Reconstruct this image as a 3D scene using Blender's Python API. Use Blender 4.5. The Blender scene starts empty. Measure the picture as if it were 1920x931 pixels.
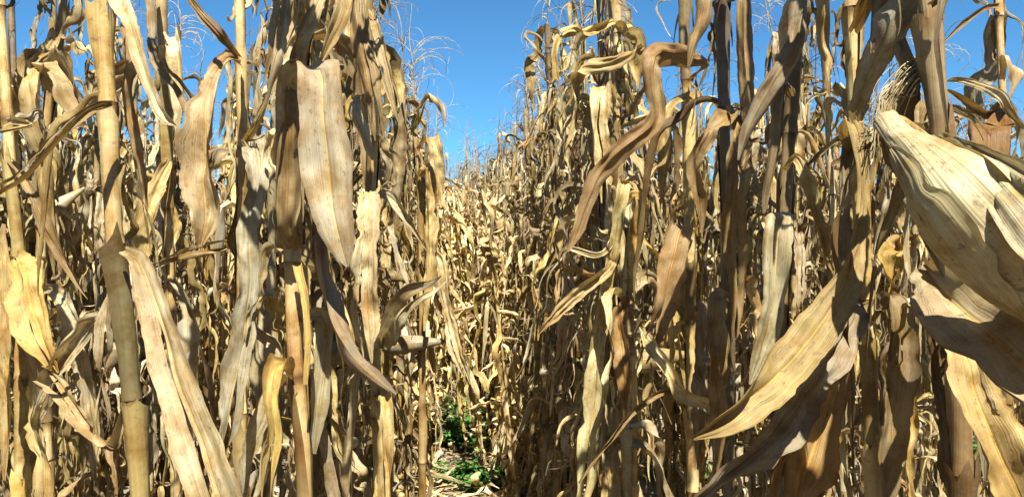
import bpy, math, random
import numpy as np
from mathutils import Vector, noise

scene = bpy.context.scene
R = math.radians
# ------------------------------------------------------------------ camera
CAM_H = 1.45
FPX = 1500.0                       # focal length in photo pixels (1920 wide)
HOR = 455.0                        # horizon row in the photo
cam_d = bpy.data.cameras.new("camera")
cam = bpy.data.objects.new("camera", cam_d)
scene.collection.objects.link(cam)
cam.location = (0, 0, CAM_H)
cam.rotation_euler = (R(90), 0, 0)
cam_d.sensor_width = 36
cam_d.lens = 36 * FPX / 1920
cam_d.shift_y = (HOR - 465.5) / 1920 * 1.0
cam_d.clip_start = 0.05
cam_d.clip_end = 2000
scene.camera = cam
# ------------------------------------------------------------------ light
SUN_EL, SUN_AZ = 56.0, 171.0       # azimuth clockwise from +Y (view direction)
sun_dir = Vector((math.sin(R(SUN_AZ)) * math.cos(R(SUN_EL)), math.cos(R(SUN_AZ)) * math.cos(R(SUN_EL)), math.sin(R(SUN_EL))))
world = bpy.data.worlds.new("World"); scene.world = world
world.use_nodes = True
wn = world.node_tree.nodes; wl = world.node_tree.links
sky = wn.new("ShaderNodeTexSky"); sky.sky_type = 'NISHITA'; sky.sun_disc = False
sky.sun_elevation = R(SUN_EL); sky.sun_rotation = R(SUN_AZ)
sky.altitude = 2500; sky.air_density = 1.0; sky.dust_density = 0.0; sky.ozone_density = 6.0
deep = wn.new('ShaderNodeMix'); deep.data_type = 'RGBA'; deep.blend_type = 'MULTIPLY'; deep.inputs[0].default_value = 1; deep.inputs[7].default_value = (.56, .98, 1.05, 1)   # clear, saturated midday blue
wl.new(sky.outputs[0], deep.inputs[6]); wl.new(deep.outputs[2], wn["Background"].inputs[0]); wn["Background"].inputs[1].default_value = 0.05
sd = bpy.data.lights.new("sun", 'SUN'); sd.energy = 5.0; sd.angle = R(0.53); sd.color = (1, .955, .87)
sun = bpy.data.objects.new("sun", sd); scene.collection.objects.link(sun)
sun.rotation_euler = sun_dir.to_track_quat('Z', 'Y').to_euler()
scene.view_settings.view_transform = 'Standard'; scene.view_settings.look = 'None'
scene.view_settings.exposure = 1.68; scene.view_settings.gamma = 1
scene.cycles.max_bounces = 8; scene.cycles.diffuse_bounces = 3; scene.cycles.transmission_bounces = 4
scene.cycles.glossy_bounces = 2; scene.cycles.use_denoising = True; scene.cycles.filter_width = 1.5

rng = np.random.default_rng(7)
rnd = random.Random(11)
C = scene.collection

# ------------------------------------------------------------------ materials
class NT:
    def __init__(s, name):
        s.m = bpy.data.materials.new(name); s.m.use_nodes = True
        s.n = s.m.node_tree.nodes; s.l = s.m.node_tree.links
        for x in list(s.n): s.n.remove(x)
    def add(s, t, **k):
        n = s.n.new(t)
        for a, b in k.items():
            if a.startswith('i_'):
                n.inputs[a[2:].replace('_', ' ')].default_value = b
            else: setattr(n, a, b)
        return n
    def link(s, a, b): s.l.new(a, b)
    def put(s, sock, v):
        if hasattr(v, 'is_linked') or hasattr(v, 'links'): s.l.new(v, sock)
        else: sock.default_value = v
    def math(s, op, a, b=0.0, c=0.0):
        n = s.n.new('ShaderNodeMath'); n.operation = op
        for i, v in enumerate((a, b, c)): s.put(n.inputs[i], v)
        return n.outputs[0]
    def mix(s, f, a, b, mode='MIX'):
        n = s.n.new('ShaderNodeMix'); n.data_type = 'RGBA'; n.blend_type = mode
        s.put(n.inputs[0], f); s.put(n.inputs[6], a); s.put(n.inputs[7], b)
        return n.outputs[2]
    def ramp(s, f, stops):
        n = s.n.new('ShaderNodeValToRGB'); s.put(n.inputs[0], f)
        e = n.color_ramp.elements
        while len(e) < len(stops): e.new(0.5)
        for x, (p, c) in zip(e, stops):
            x.position = p; x.color = (c[0], c[1], c[2], 1) if hasattr(c, '__len__') else (c, c, c, 1)
        return n.outputs[0]
    def noise(s, vec, scale, detail=3, rough=.55):
        n = s.n.new('ShaderNodeTexNoise'); n.inputs['Scale'].default_value = scale
        n.inputs['Detail'].default_value = detail; n.inputs['Roughness'].default_value = rough
        s.l.new(vec, n.inputs['Vector']); return n.outputs[0]

def make_leaf_material(name, trans=.24, fibre=70.0, stain=.75, midrib=True, rough=.5):
    t = NT(name)
    out = t.add('ShaderNodeOutputMaterial')
    uv = t.add('ShaderNodeUVMap').outputs[0]
    oi = t.add('ShaderNodeObjectInfo')
    at = t.add('ShaderNodeAttribute', attribute_name='tint').outputs[0]
    sx = t.add('ShaderNodeSeparateXYZ'); t.link(uv, sx.inputs[0])
    off = t.math('MULTIPLY', oi.outputs['Random'], 57.0)
    cb = t.add('ShaderNodeCombineXYZ')
    t.put(cb.inputs[0], t.math('MULTIPLY', sx.outputs[0], fibre)); t.put(cb.inputs[1], t.math('MULTIPLY', sx.outputs[1], 5.0)); t.put(cb.inputs[2], off)
    fib = t.noise(cb.outputs[0], 1.0, 3, .6)
    cb2 = t.add('ShaderNodeCombineXYZ')
    t.put(cb2.inputs[0], t.math('MULTIPLY', sx.outputs[0], 1.6)); t.put(cb2.inputs[1], t.math('MULTIPLY', sx.outputs[1], 11.0)); t.put(cb2.inputs[2], off)
    big = t.noise(cb2.outputs[0], 1.0, 4, .6)
    cb4 = t.add('ShaderNodeCombineXYZ')
    t.put(cb4.inputs[0], t.math('MULTIPLY', sx.outputs[0], fibre * .2)); t.put(cb4.inputs[1], t.math('MULTIPLY', sx.outputs[1], 2.2)); t.put(cb4.inputs[2], t.math('ADD', off, 9.0))
    band = t.noise(cb4.outputs[0], 1.0, 2, .5)
    cb3 = t.add('ShaderNodeCombineXYZ')
    t.put(cb3.inputs[0], t.math('MULTIPLY', sx.outputs[0], 9.0)); t.put(cb3.inputs[1], t.math('MULTIPLY', sx.outputs[1], 90.0)); t.put(cb3.inputs[2], off)
    fine = t.noise(cb3.outputs[0], 1.0, 4, .7)
    # overall tone of this object: straw, tan, brown, golden
    tone = t.ramp(oi.outputs['Random'], [(0, (.44, .355, .155)), (.14, (.62, .55, .32)), (.28, (.30, .225, .095)), (.42, (.54, .46, .23)), (.54, (.17, .112, .045)), (.66, (.47, .385, .17)), (.78, (.66, .59, .36)), (.88, (.21, .155, .07)), (1, (.49, .37, .11))])
    tone = t.mix(oi.outputs['Alpha'], (.52, .45, .25, 1), tone)
    col = t.mix(1.0, tone, oi.outputs['Color'], 'MULTIPLY')
    col = t.mix(1.0, col, at, 'MULTIPLY')
    col = t.mix(t.math('MULTIPLY', t.ramp(big, [(.42, 0), (.68, 1)]), stain), col, t.mix(1.0, col, (.62, .46, .30, 1), 'MULTIPLY'))
    col = t.mix(t.math('MULTIPLY', t.ramp(big, [(.28, 1), (.42, 0)]), .55), col, t.mix(1.0, col, (1.22, 1.25, 1.3, 1), 'MULTIPLY'))
    col = t.mix(t.ramp(band, [(.34, .5), (.52, 0)]), col, t.mix(1.0, col, (.74, .64, .48, 1), 'MULTIPLY'))
    col = t.mix(t.ramp(band, [(.58, 0), (.7, .5)]), col, t.mix(1.0, col, (1.12, 1.02, .74, 1), 'MULTIPLY'))
    col = t.mix(t.ramp(fib, [(.35, .5), (.62, 0)]), col, t.mix(1.0, col, (.74, .67, .57, 1), 'MULTIPLY'))
    blot = t.noise(t.add('ShaderNodeNewGeometry').outputs['Position'], 24.0, 5, .65)
    col = t.mix(t.ramp(blot, [(.46, 0), (.62, .9)]), col, t.mix(1.0, col, (.68, .56, .38, 1), 'MULTIPLY'))
    col = t.mix(t.math('MULTIPLY', t.ramp(fine, [(.57, 0), (.67, 1)]), .65), col, (.12, .075, .04, 1))
    wn_ = t.add('ShaderNodeTexWhiteNoise', noise_dimensions='1D'); t.put(wn_.inputs['W'], t.math('MULTIPLY', oi.outputs['Random'], 31.7))
    grey = t.math('MULTIPLY', t.ramp(wn_.outputs[0], [(.4, 0), (.9, .62)]), t.ramp(blot, [(.35, 1), (.6, .35)]))
    bw = t.add('ShaderNodeRGBToBW'); t.link(col, bw.inputs[0]); cg = t.add('ShaderNodeCombineXYZ'); t.put(cg.inputs[0], t.math('MULTIPLY', bw.outputs[0], 1.04)); t.put(cg.inputs[1], bw.outputs[0]); t.put(cg.inputs[2], t.math('MULTIPLY', bw.outputs[0], .82))
    col = t.mix(grey, col, cg.outputs[0])
    cbs = t.add('ShaderNodeCombineXYZ'); t.put(cbs.inputs[0], t.math('MULTIPLY', sx.outputs[0], 14.0)); t.put(cbs.inputs[1], t.math('MULTIPLY', sx.outputs[1], 190.0)); t.put(cbs.inputs[2], off)
    vo = t.add('ShaderNodeTexVoronoi', feature='F1'); t.link(cbs.outputs[0], vo.inputs['Vector']); vo.inputs['Scale'].default_value = .8
    col = t.mix(t.math('MULTIPLY', t.ramp(vo.outputs['Distance'], [(.1, 1), (.17, 0)]), t.ramp(big, [(.48, 0), (.62, .6)])), col, (.06, .045, .03, 1))
    h = fib
    if midrib:
        d = t.math('ABSOLUTE', t.math('SUBTRACT', sx.outputs[0], .5))
        rib = t.ramp(d, [(.022, 1), (.045, 0)])
        col = t.mix(t.math('MULTIPLY', rib, .85), col, t.mix(1.0, col, (1.28, 1.16, .8, 1), 'MULTIPLY'))
        edge = t.ramp(d, [(.44, 0), (.5, 1)])
        col = t.mix(t.math('MULTIPLY', edge, .5), col, t.mix(1.0, col, (.7, .52, .34, 1), 'MULTIPLY'))
        h = t.math('ADD', fib, t.math('MULTIPLY', rib, .8))
    bp = t.add('ShaderNodeBump'); bp.inputs['Strength'].default_value = .9; bp.inputs['Distance'].default_value = .0012
    t.link(h, bp.inputs['Height'])
    bs = t.add('ShaderNodeBsdfPrincipled'); t.link(col, bs.inputs['Base Color'])
    bs.inputs['Roughness'].default_value = rough; bs.inputs['Specular IOR Level'].default_value = .35
    t.link(bp.outputs[0], bs.inputs['Normal'])
    if trans > 0:
        tr = t.add('ShaderNodeBsdfTranslucent'); t.link(t.mix(1.0, col, (1.0, .84, .54, 1), 'MULTIPLY'), tr.inputs[0])
        t.link(bp.outputs[0], tr.inputs['Normal'])
        mx = t.add('ShaderNodeMixShader'); mx.inputs[0].default_value = trans
        t.link(bs.outputs[0], mx.inputs[1]); t.link(tr.outputs[0], mx.inputs[2]); t.link(mx.outputs[0], out.inputs[0])
    else: t.link(bs.outputs[0], out.inputs[0])
    return t.m

M_LEAF = make_leaf_material('dry_leaf')
M_HUSK = make_leaf_material('dry_husk', trans=.22, fibre=46, stain=.4, midrib=False, rough=.45)
M_STALK = make_leaf_material('dry_stalk', trans=0.0, fibre=30, stain=1.0, midrib=False, rough=.42)
M_TASSEL = make_leaf_material('dry_tassel', trans=.15, fibre=4, stain=.3, midrib=False, rough=.6)

def ground_material():
    t = NT('dry_soil'); out = t.add('ShaderNodeOutputMaterial')
    tc = t.add('ShaderNodeNewGeometry').outputs['Position']
    a = t.noise(tc, 3.0, 6, .6); b = t.noise(tc, 45.0, 5, .7)
    col = t.ramp(a, [(.3, (.17, .13, .085)), (.55, (.27, .22, .155)), (.75, (.34, .29, .21))])
    col = t.mix(t.math('MULTIPLY', b, .6), col, (.10, .075, .05, 1))
    bs = t.add('ShaderNodeBsdfPrincipled'); t.link(col, bs.inputs['Base Color']); bs.inputs['Roughness'].default_value = .95
    bp = t.add('ShaderNodeBump'); bp.inputs['Strength'].default_value = .8; bp.inputs['Distance'].default_value = .03
    t.link(b, bp.inputs['Height']); t.link(bp.outputs[0], bs.inputs['Normal']); t.link(bs.outputs[0], out.inputs[0])
    return t.m

def green_material():
    t = NT('green_weed'); out = t.add('ShaderNodeOutputMaterial')
    oi = t.add('ShaderNodeObjectInfo'); tc = t.add('ShaderNodeNewGeometry').outputs['Position']
    a = t.noise(tc, 30.0, 3)
    col = t.ramp(a, [(.3, (.045, .13, .02)), (.6, (.09, .23, .045)), (.8, (.20, .30, .08))])
    bs = t.add('ShaderNodeBsdfPrincipled'); t.link(col, bs.inputs['Base Color']); bs.inputs['Roughness'].default_value = .5
    tr = t.add('ShaderNodeBsdfTranslucent'); tr.inputs[0].default_value = (.13, .26, .04, 1)
    mx = t.add('ShaderNodeMixShader'); mx.inputs[0].default_value = .35
    t.link(bs.outputs[0], mx.inputs[1]); t.link(tr.outputs[0], mx.inputs[2]); t.link(mx.outputs[0], out.inputs[0])
    return t.m
M_GROUND = ground_material(); M_GREEN = green_material()

# ------------------------------------------------------------------ mesh collecting
class MB:
    """collects quads (verts, faces, uv per vert, tint per vert) into one mesh"""
    def __init__(s): s.v = []; s.f = []; s.uv = []; s.t = []; s.n = 0
    def add(s, v, f, uv, tint=(1, 1, 1)):
        v = np.asarray(v, float); t = np.asarray(tint, float)
        if t.ndim == 1: t = np.tile(t, (len(v), 1))
        s.v.append(v); s.f.append(np.asarray(f, int) + s.n); s.uv.append(np.asarray(uv, float)); s.t.append(t); s.n += len(v)
    def merge(s, o, M=None, off=(0, 0, 0), tint=(1, 1, 1)):
        v, f, uv, t = o.arrays()
        if M is not None: v = v @ np.asarray(M).T
        s.add(v + np.asarray(off), f, uv, t * np.asarray(tint))
    def arrays(s): return np.concatenate(s.v), np.concatenate(s.f), np.concatenate(s.uv), np.concatenate(s.t)
    def mesh(s, name, mat):
        v, f, uv, t = s.arrays()
        m = bpy.data.meshes.new(name)
        m.vertices.add(len(v)); m.vertices.foreach_set('co', v.ravel())
        m.loops.add(f.size); m.loops.foreach_set('vertex_index', f.ravel())
        m.polygons.add(len(f)); m.polygons.foreach_set('loop_start', np.arange(0, f.size, 4)); m.polygons.foreach_set('loop_total', np.full(len(f), 4))
        m.polygons.foreach_set('use_smooth', np.ones(len(f), bool))
        ul = m.uv_layers.new(name='UVMap'); ul.data.foreach_set('uv', uv[f.ravel()].ravel())
        ca = m.color_attributes.new('tint', 'FLOAT_COLOR', 'POINT'); ca.data.foreach_set('color', np.c_[t, np.ones(len(t))].ravel())
        m.materials.append(mat); m.update(calc_edges=True)
        return m

def grid_faces(nu, nv, skip=None):
    i, j = np.meshgrid(np.arange(nu - 1), np.arange(nv - 1), indexing='ij')
    a = (i * nv + j).ravel(); f = np.stack([a, a + 1, a + nv + 1, a + nv], 1)
    return f

def nrm(a): return a / np.maximum(np.linalg.norm(a, axis=-1, keepdims=True), 1e-9)
def catmull(pts, n):
    """smooth interpolation of rows of values, evenly in chord length of the first three columns"""
    p = np.asarray(pts, float); d = np.r_[0, np.cumsum(np.linalg.norm(np.diff(p[:, :3], axis=0), axis=1) + 1e-6)]
    q = np.linspace(0, d[-1], n); out = np.zeros((n, p.shape[1]))
    m = np.zeros_like(p)
    for k in range(len(p)):
        if k == 0: m[k] = (p[1] - p[0]) / (d[1] - d[0])
        elif k == len(p) - 1: m[k] = (p[-1] - p[-2]) / (d[-1] - d[-2])
        else:
            a = (p[k] - p[k-1]) / (d[k] - d[k-1]); b = (p[k+1] - p[k]) / (d[k+1] - d[k]); w = (d[k+1] - d[k]) / (d[k+1] - d[k-1])
            m[k] = a * w + b * (1 - w)
    for i, x in enumerate(q):
        k = min(max(np.searchsorted(d, x) - 1, 0), len(p) - 2); h = d[k+1] - d[k]; t = (x - d[k]) / h
        out[i] = (2*t**3 - 3*t**2 + 1) * p[k] + (t**3 - 2*t**2 + t) * h * m[k] + (-2*t**3 + 3*t**2) * p[k+1] + (t**3 - t**2) * h * m[k+1]
    return out

def smooth_noise(n, freq, r):
    k = max(int(freq) + 2, 3); c = r.standard_normal(k); x = np.linspace(0, k - 1.001, n); i = x.astype(int); t = x - i; t = t*t*(3-2*t)
    return c[i] * (1 - t) + c[i + 1] * t

def sheet_noise(S, U, fs, fu, r):
    """smooth random relief over a blade: S metres along, U across -1..1"""
    x = (S - S.min()) * fs; y = (U + 1) * fu; g = r.standard_normal((int(x.max()) + 3, int(y.max()) + 3))
    i = x.astype(int); j = y.astype(int); a = x - i; b = y - j; a = a*a*(3-2*a); b = b*b*(3-2*b)
    return (g[i, j] * (1-a) + g[i+1, j] * a) * (1-b) + (g[i, j+1] * (1-a) + g[i+1, j+1] * a) * b

def blade(P, W, hw, r, nv=9, cup=.25, curl=0.0, ruffle=.006, jag=.06, split=None, tint=(1, 1, 1), crinkle=.003, v0=0.0):
    """a leaf blade: centreline P, width directions W, half widths hw; cupped, rolled, ruffled, frayed, perhaps split along its veins"""
    n = len(P); T = nrm(np.gradient(P, axis=0)); W = nrm(W - (W * T).sum(1, keepdims=True) * T); N = np.cross(T, W)
    s = np.r_[0, np.cumsum(np.linalg.norm(np.diff(P, axis=0), axis=1))]; L = s[-1]
    u = np.linspace(-1, 1, nv)
    cols = [u]
    if split: us, i0, gap = split; k = min(max(int(round((us + 1) / 2 * (nv - 1))), 1), nv - 2); cols = [u[:k + 1], u[k:]]
    mb = MB(); ph = r.uniform(0, 6, 6); sd = int(r.integers(1 << 30))
    jl, jr = (1 + jag * (.75 * smooth_noise(n, L * 40, r) - .6 * np.abs(smooth_noise(n, L * 110, r))) for _ in range(2))
    cup_s = cup * (1 + .5 * smooth_noise(n, 4, r)); curl_s = curl * (1 + .3 * smooth_noise(n, 3, r))
    fr = r.uniform(18, 34)
    for ci, uu in enumerate(cols):
        U = np.tile(uu, (n, 1)); side = np.where(U < 0, jl[:, None], jr[:, None])
        X = U * side
        # rolled cross-section
        ca = np.maximum(np.abs(curl_s), 1e-3)[:, None]; xr = np.sin(X * ca) / ca; zr = (1 - np.cos(X * ca)) / ca
        z = zr * np.sign(curl + 1e-9) + cup_s[:, None] * (np.abs(X) ** 1.3)
        env = (.35 + .65 * np.abs(smooth_noise(n, L * 14 + 2, np.random.default_rng(sd + 2))))[:, None]
        rf = ruffle * env * (np.abs(U) ** 1.8) * (np.sin(s[:, None] * fr + ph[0] + U * .6) * (U < 0) + np.sin(s[:, None] * fr * 1.17 + ph[1] + U) * (U >= 0)) * np.minimum(1, hw[:, None] / .02)
        S2 = np.tile(s[:, None], (1, len(uu)))
        cr = crinkle * (1.2 * sheet_noise(S2, U, 16, 1.1, np.random.default_rng(sd)) + .7 * sheet_noise(S2, U, 6, 4.2, np.random.default_rng(sd + 5)) + .6 * sheet_noise(S2, U, 48, 2.2, np.random.default_rng(sd + 1))) * np.minimum(1, hw[:, None] / .02) if crinkle else 0.0
        rib = -.0016 * np.exp(-(U / .1) ** 2)
        V = P[:, None, :] + W[:, None, :] * (hw[:, None] * xr)[..., None] + N[:, None, :] * (hw[:, None] * z + rf + cr + rib)[..., None]
        if split:
            g = np.maximum(0, (np.arange(n) - i0) / max(n - i0, 1)) ** 1.2 * gap * (-1 if ci == 0 else 1)
            V = V + W[:, None, :] * g[:, None, None] + N[:, None, :] * (np.abs(g) * .8 * (1 if ci else -.4))[:, None, None]
        uv = np.stack([(U + 1) / 2, np.tile(s[:, None] + v0, (1, len(uu)))], -1)
        mb.add(V.reshape(-1, 3), grid_faces(n, len(uu)), uv.reshape(-1, 2), tint)
    return mb

def tube(P, rad, nseg=10, tint=(1, 1, 1), squash=1.0, groove=0.0, vs=1.0, cap=True):
    P = np.asarray(P, float); n = len(P); rad = np.broadcast_to(rad, (n,)).astype(float)
    T = nrm(np.gradient(P, axis=0)); ref = np.array([0, 1, 0.]) if abs(T[0][1]) < .9 else np.array([1., 0, 0])
    A = nrm(ref - (T @ ref)[:, None] * T); B = np.cross(T, A)
    th = np.linspace(0, 2 * math.pi, nseg + 1)
    rr = rad[:, None] * (1 + groove * np.cos(th * 3)[None])
    V = P[:, None] + A[:, None] * (rr * np.cos(th))[..., None] * squash + B[:, None] * (rr * np.sin(th))[..., None]
    s = np.r_[0, np.cumsum(np.linalg.norm(np.diff(P, axis=0), axis=1))]
    uv = np.stack([np.tile(th / (2 * math.pi), (n, 1)), np.tile(s[:, None] * vs, (1, nseg + 1))], -1)
    t = np.asarray(tint, float)
    if t.ndim == 2: t = np.repeat(t, nseg + 1, axis=0)
    mb = MB(); mb.add(V.reshape(-1, 3), grid_faces(n, nseg + 1), uv.reshape(-1, 2), t)
    return mb

# ------------------------------------------------------------------ library of plant pieces (local: root at origin, outward +X, up +Z)
def leaf_curve(kind, r, n):
    """centreline, width directions and half widths of one dried leaf"""
    L = r.uniform(.55, .85); wmax = r.uniform(.011, .034)
    e = {'arch': r.uniform(55, 78), 'hang': r.uniform(20, 60), 'stick': r.uniform(40, 70), 'shred': r.uniform(20, 70), 'crumple': r.uniform(-30, 60)}[kind]
    if kind == 'stick': L *= .6
    if kind == 'shred': wmax *= .45; L *= .8
    if kind == 'crumple': L *= .5
    s = np.linspace(0, 1, n); ds = L / (n - 1)
    fold = {'arch': r.uniform(.22, .5), 'hang': r.uniform(.03, .14), 'stick': r.uniform(.45, .9), 'shred': r.uniform(.05, .4), 'crumple': r.uniform(.1, .5)}[kind]
    fw = r.uniform(.012, .05) if r.random() < .6 else .12
    target = -r.uniform(78, 94)
    az = 0.0; P = [np.zeros(3)]; tw = 0.0; tws = []
    twr = r.normal(0, 1) * {'arch': 90, 'hang': 130, 'stick': 160, 'shred': 420, 'crumple': 300}[kind]
    swy = smooth_noise(n, 3, r) * (.25 if kind != 'shred' else .8); wob = smooth_noise(n, 5, r) * (9 if kind != 'shred' else 35)
    el = []; kinks = [(r.uniform(.15, .95), r.normal(0, 1) * {'arch': 28, 'hang': 30, 'stick': 50, 'shred': 70, 'crumple': 85}[kind], r.normal(0, .7)) for _ in range(int(r.integers(1, 5)) + 2 * (kind == 'crumple'))]
    for k in range(n):
        g = 1 / (1 + math.exp(-(s[k] - fold) / fw * 2.2))
        ee = e * (1 - g) + target * g + wob[k] * min(1, s[k] * 6); el.append(ee)
        az = swy[k] * s[k] * 1.6
        for kp, ka, kz in kinks:
            w = max(0, 1 - abs(s[k] - kp - .06) / .09); ee += ka * w; az += kz * w
        tws.append(twr * max(0, s[k] - .08) ** 1.3 + smooth_noise(2, 2, r)[0] * 0)
        if k: P.append(P[-1] + ds * np.array([math.cos(R(ee)) * math.cos(az), math.cos(R(ee)) * math.sin(az), math.sin(R(ee))]))
    P = np.array(P); T = nrm(np.gradient(P, axis=0))
    W = np.zeros((n, 3)); w = np.array([0, 1., 0])
    for k in range(n):
        w = w - w.dot(T[k]) * T[k]; w /= np.linalg.norm(w); a = R(tws[k]); b = np.cross(T[k], w)
        W[k] = w * math.cos(a) + b * math.sin(a)
    hw = wmax * np.minimum(1, .55 + s * 4) * np.clip((1 - s) * 1.9, 0, 1) ** .75 * (1 + .1 * smooth_noise(n, 6, r)) + .0015
    if r.random() < .35: hw = np.where(s > .8, hw * (1 + .2), hw)          # torn blunt end
    return P, W, hw, L

def lib_leaf(kind, r, n=40, nv=9, **kw):
    P, W, hw, L = leaf_curve(kind, r, n)
    curl = r.choice([0, .3, .8, 1.5, 2.3], p=[.2, .25, .25, .2, .1]) * r.choice([-1, 1])
    sp = (r.uniform(-.5, .5), int(n * r.uniform(.3, .7)), r.uniform(.004, .02)) if r.random() < .5 and nv > 4 else None
    c = dict(cup=r.uniform(-.1, .45), curl=curl, ruffle=r.uniform(.003, .012), jag=r.uniform(.04, .22), split=sp, crinkle=r.uniform(.0015, .006)); c.update(kw)
    return blade(P, W, hw, r, nv=nv, **c)

KINDS = ['arch'] * 6 + ['hang'] * 9 + ['stick'] * 3 + ['shred'] * 5 + ['crumple'] * 6
LEAVES = {k: [] for k in set(KINDS)}
for i in range(87):
    k = KINDS[i % len(KINDS)]; LEAVES[k].append(lib_leaf(k, rng))
LEAF_MESH = {k: [m.mesh('leaf', M_LEAF) for m in v] for k, v in LEAVES.items()}
LOW = {k: [lib_leaf(k, rng, n=13, nv=4, crinkle=0, split=None) for _ in range(7)] for k in LEAVES}
LOW_R = {k: [lib_leaf(k, rng, n=8, nv=3, crinkle=0, split=None) for _ in range(7)] for k in LEAVES}

def stalk_mb(P0, rad0, node_s, r, nseg=12, step=.012, sheath=True, dark_sheath=()):
    """jointed cane along a polyline P0 (rows x y z), dark swollen nodes at the arc lengths node_s, ragged sheaths wrapped round each joint"""
    L = float(np.linalg.norm(np.diff(P0, axis=0), axis=1).sum()); n = max(int(L / step), 12)
    P = catmull(P0, n); s = np.linspace(0, L, n)
    rad = rad0 * (1.08 - .38 * s / L) if np.isscalar(rad0) else np.interp(s, np.linspace(0, L, len(rad0)), rad0)
    tint = np.ones((n, 3))
    for q in node_s:
        d = np.abs(s - q); rad = rad * (1 + .2 * np.exp(-(d / .010) ** 2))
        k = np.exp(-(d / .0085) ** 2)[:, None]; tint = tint * (1 - k * np.array([.72, .78, .82]))
        k2 = np.clip(1 - (s - q) / .09, 0, 1)[:, None] * (s > q)[:, None] * .3; tint = tint * (1 - k2 * np.array([.4, .5, .6]))
    mb = tube(P, rad, nseg, tint, groove=.05 * 1.0)
    if sheath:
        T = nrm(np.gradient(P, axis=0))
        nodes = [0] + list(node_s) + [L]
        for a, b in zip(nodes[1:-1], nodes[2:]):
            if r.random() < .12 and not dark_sheath: continue
            m, nn = 11, max(int((b - a) / step), 6); e = a + (b - a) * (r.uniform(.7, 1.1) + .07 * smooth_noise(m, 6, r)); e = np.minimum(e, L - .005)
            q = np.linspace(0, 1, nn)[:, None]; S = a + q * (e[None] - a); th0 = r.uniform(0, 6.28); open_ = np.linspace(.1, r.uniform(.3, 2.0), nn)[:, None]
            th = th0 + np.linspace(-1, 1, m)[None] * (math.pi - open_)
            C0 = np.stack([np.interp(S, s, P[:, c]) for c in range(3)], -1); T0 = nrm(np.stack([np.interp(S, s, T[:, c]) for c in range(3)], -1)); R0 = np.interp(S, s, rad)
            off = R0 + .0009 + .0022 * q ** 3 * r.uniform(.2, 1.6) + .005 * (np.abs(np.linspace(-1, 1, m))[None] ** 3) * q * r.uniform(.2, 2) + .0005 * np.sin(th * 5 + q * 9)
            Aax = nrm(np.cross(T0, np.array([0, 1, 0.01]))); Bax = np.cross(T0, Aax)
            V = C0 + Aax * (off * np.cos(th))[..., None] + Bax * (off * np.sin(th))[..., None]
            uv = np.stack([np.tile(np.linspace(.05, .45, m) + r.uniform(0, 3), (nn, 1)), S], -1); idx = np.arange(nn)
            tc = np.array([1, 1, 1]) * (r.choice([r.uniform(.38, .7), r.uniform(.7, 1.2)], p=[.35, .65]) if not any(abs(a - w) < .02 for w in dark_sheath) else .24) * np.array([1, r.uniform(.93, 1.02), r.uniform(.8, 1.1)])  # sheaths starting at the listed nodes get a much darker tint
            mb.add(V.reshape(-1, 3), grid_faces(len(idx), m), uv.reshape(-1, 2), tc)
    return mb

def tassel_mb(r, n=9, ns=3, th=.0011, segs=10):
    """dried tassel: a central spike and drooping wiry side branches with small spikelets"""
    mb = MB(); L0 = r.uniform(.28, .4)
    k = segs; s = np.linspace(0, 1, k)
    sw = smooth_noise(k, 2, r) * .02
    mb.merge(tube(np.c_[sw * s, s * 0, s * L0], th * 2.6 * (1 - .6 * s), 4))
    for i in range(n):
        b = r.uniform(.02, .55) * L0; az = r.uniform(0, 6.28); L = r.uniform(.14, .27); e = R(r.uniform(35, 80)); dr = r.uniform(1.4, 4.4); tw = r.uniform(-2, 2)
        P = [np.array([0, 0, b])]
        for q in range(1, k):
            t = q / k; ee = e - dr * t ** 1.3; a2 = az + tw * t
            P.append(P[-1] + L / k * np.array([math.cos(ee) * math.cos(a2), math.cos(ee) * math.sin(a2), math.sin(ee)]))
        mb.merge(tube(np.array(P), th * (1.3 - .6 * s) * (1 + .35 * np.sin(np.arange(k) * 2.2)), ns))
    return mb

def ear_profile(t): return (np.sin(np.clip(t, 0, 1) ** .72 * math.pi) ** .62) * .96 + .1 * (1 - t)
def ear_body_mb(A, rad, r, nseg=34, n=48):
    """husk-wrapped ear about an axis polyline A with radii rad: overlapping leaves, veins and wrinkles"""
    P = catmull(np.c_[A, rad], n); rd = P[:, 3]; P = P[:, :3]; T = nrm(np.gradient(P, axis=0)); ref = np.array([0, -1., .2])
    Aa = nrm(ref - (T @ ref)[:, None] * T); B = np.cross(T, Aa); th = np.linspace(0, 2 * math.pi, nseg + 1); q = np.linspace(0, 1, n)[:, None]
    k = 3; ph = (th[None] * k / (2 * math.pi) + q * .55 + .03 * np.sin(q * 14)) % 1.0
    wob = smooth_noise(n, 9, r)[:, None]; rr = rd[:, None] * (1 + .16 * ph + .018 * np.sin(th[None] * 23 + q * 7 + wob) + .035 * np.sin(th[None] * 9 + q * 16 + wob) * np.sin(q * 11 + th[None] * 2) + .03 * np.sin(q * 26 + th[None] * 4) * np.sin(q * 7))
    V = P[:, None] + Aa[:, None] * (rr * np.cos(th))[..., None] + B[:, None] * (rr * np.sin(th))[..., None]
    s = np.r_[0, np.cumsum(np.linalg.norm(np.diff(P, axis=0), axis=1))]
    uv = np.stack([np.tile(th / 2.6, (n, 1)), np.tile(s[:, None], (1, nseg + 1))], -1)
    mb = MB(); mb.add(V.reshape(-1, 3), grid_faces(n, nseg + 1), uv.reshape(-1, 2)); return mb

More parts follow.
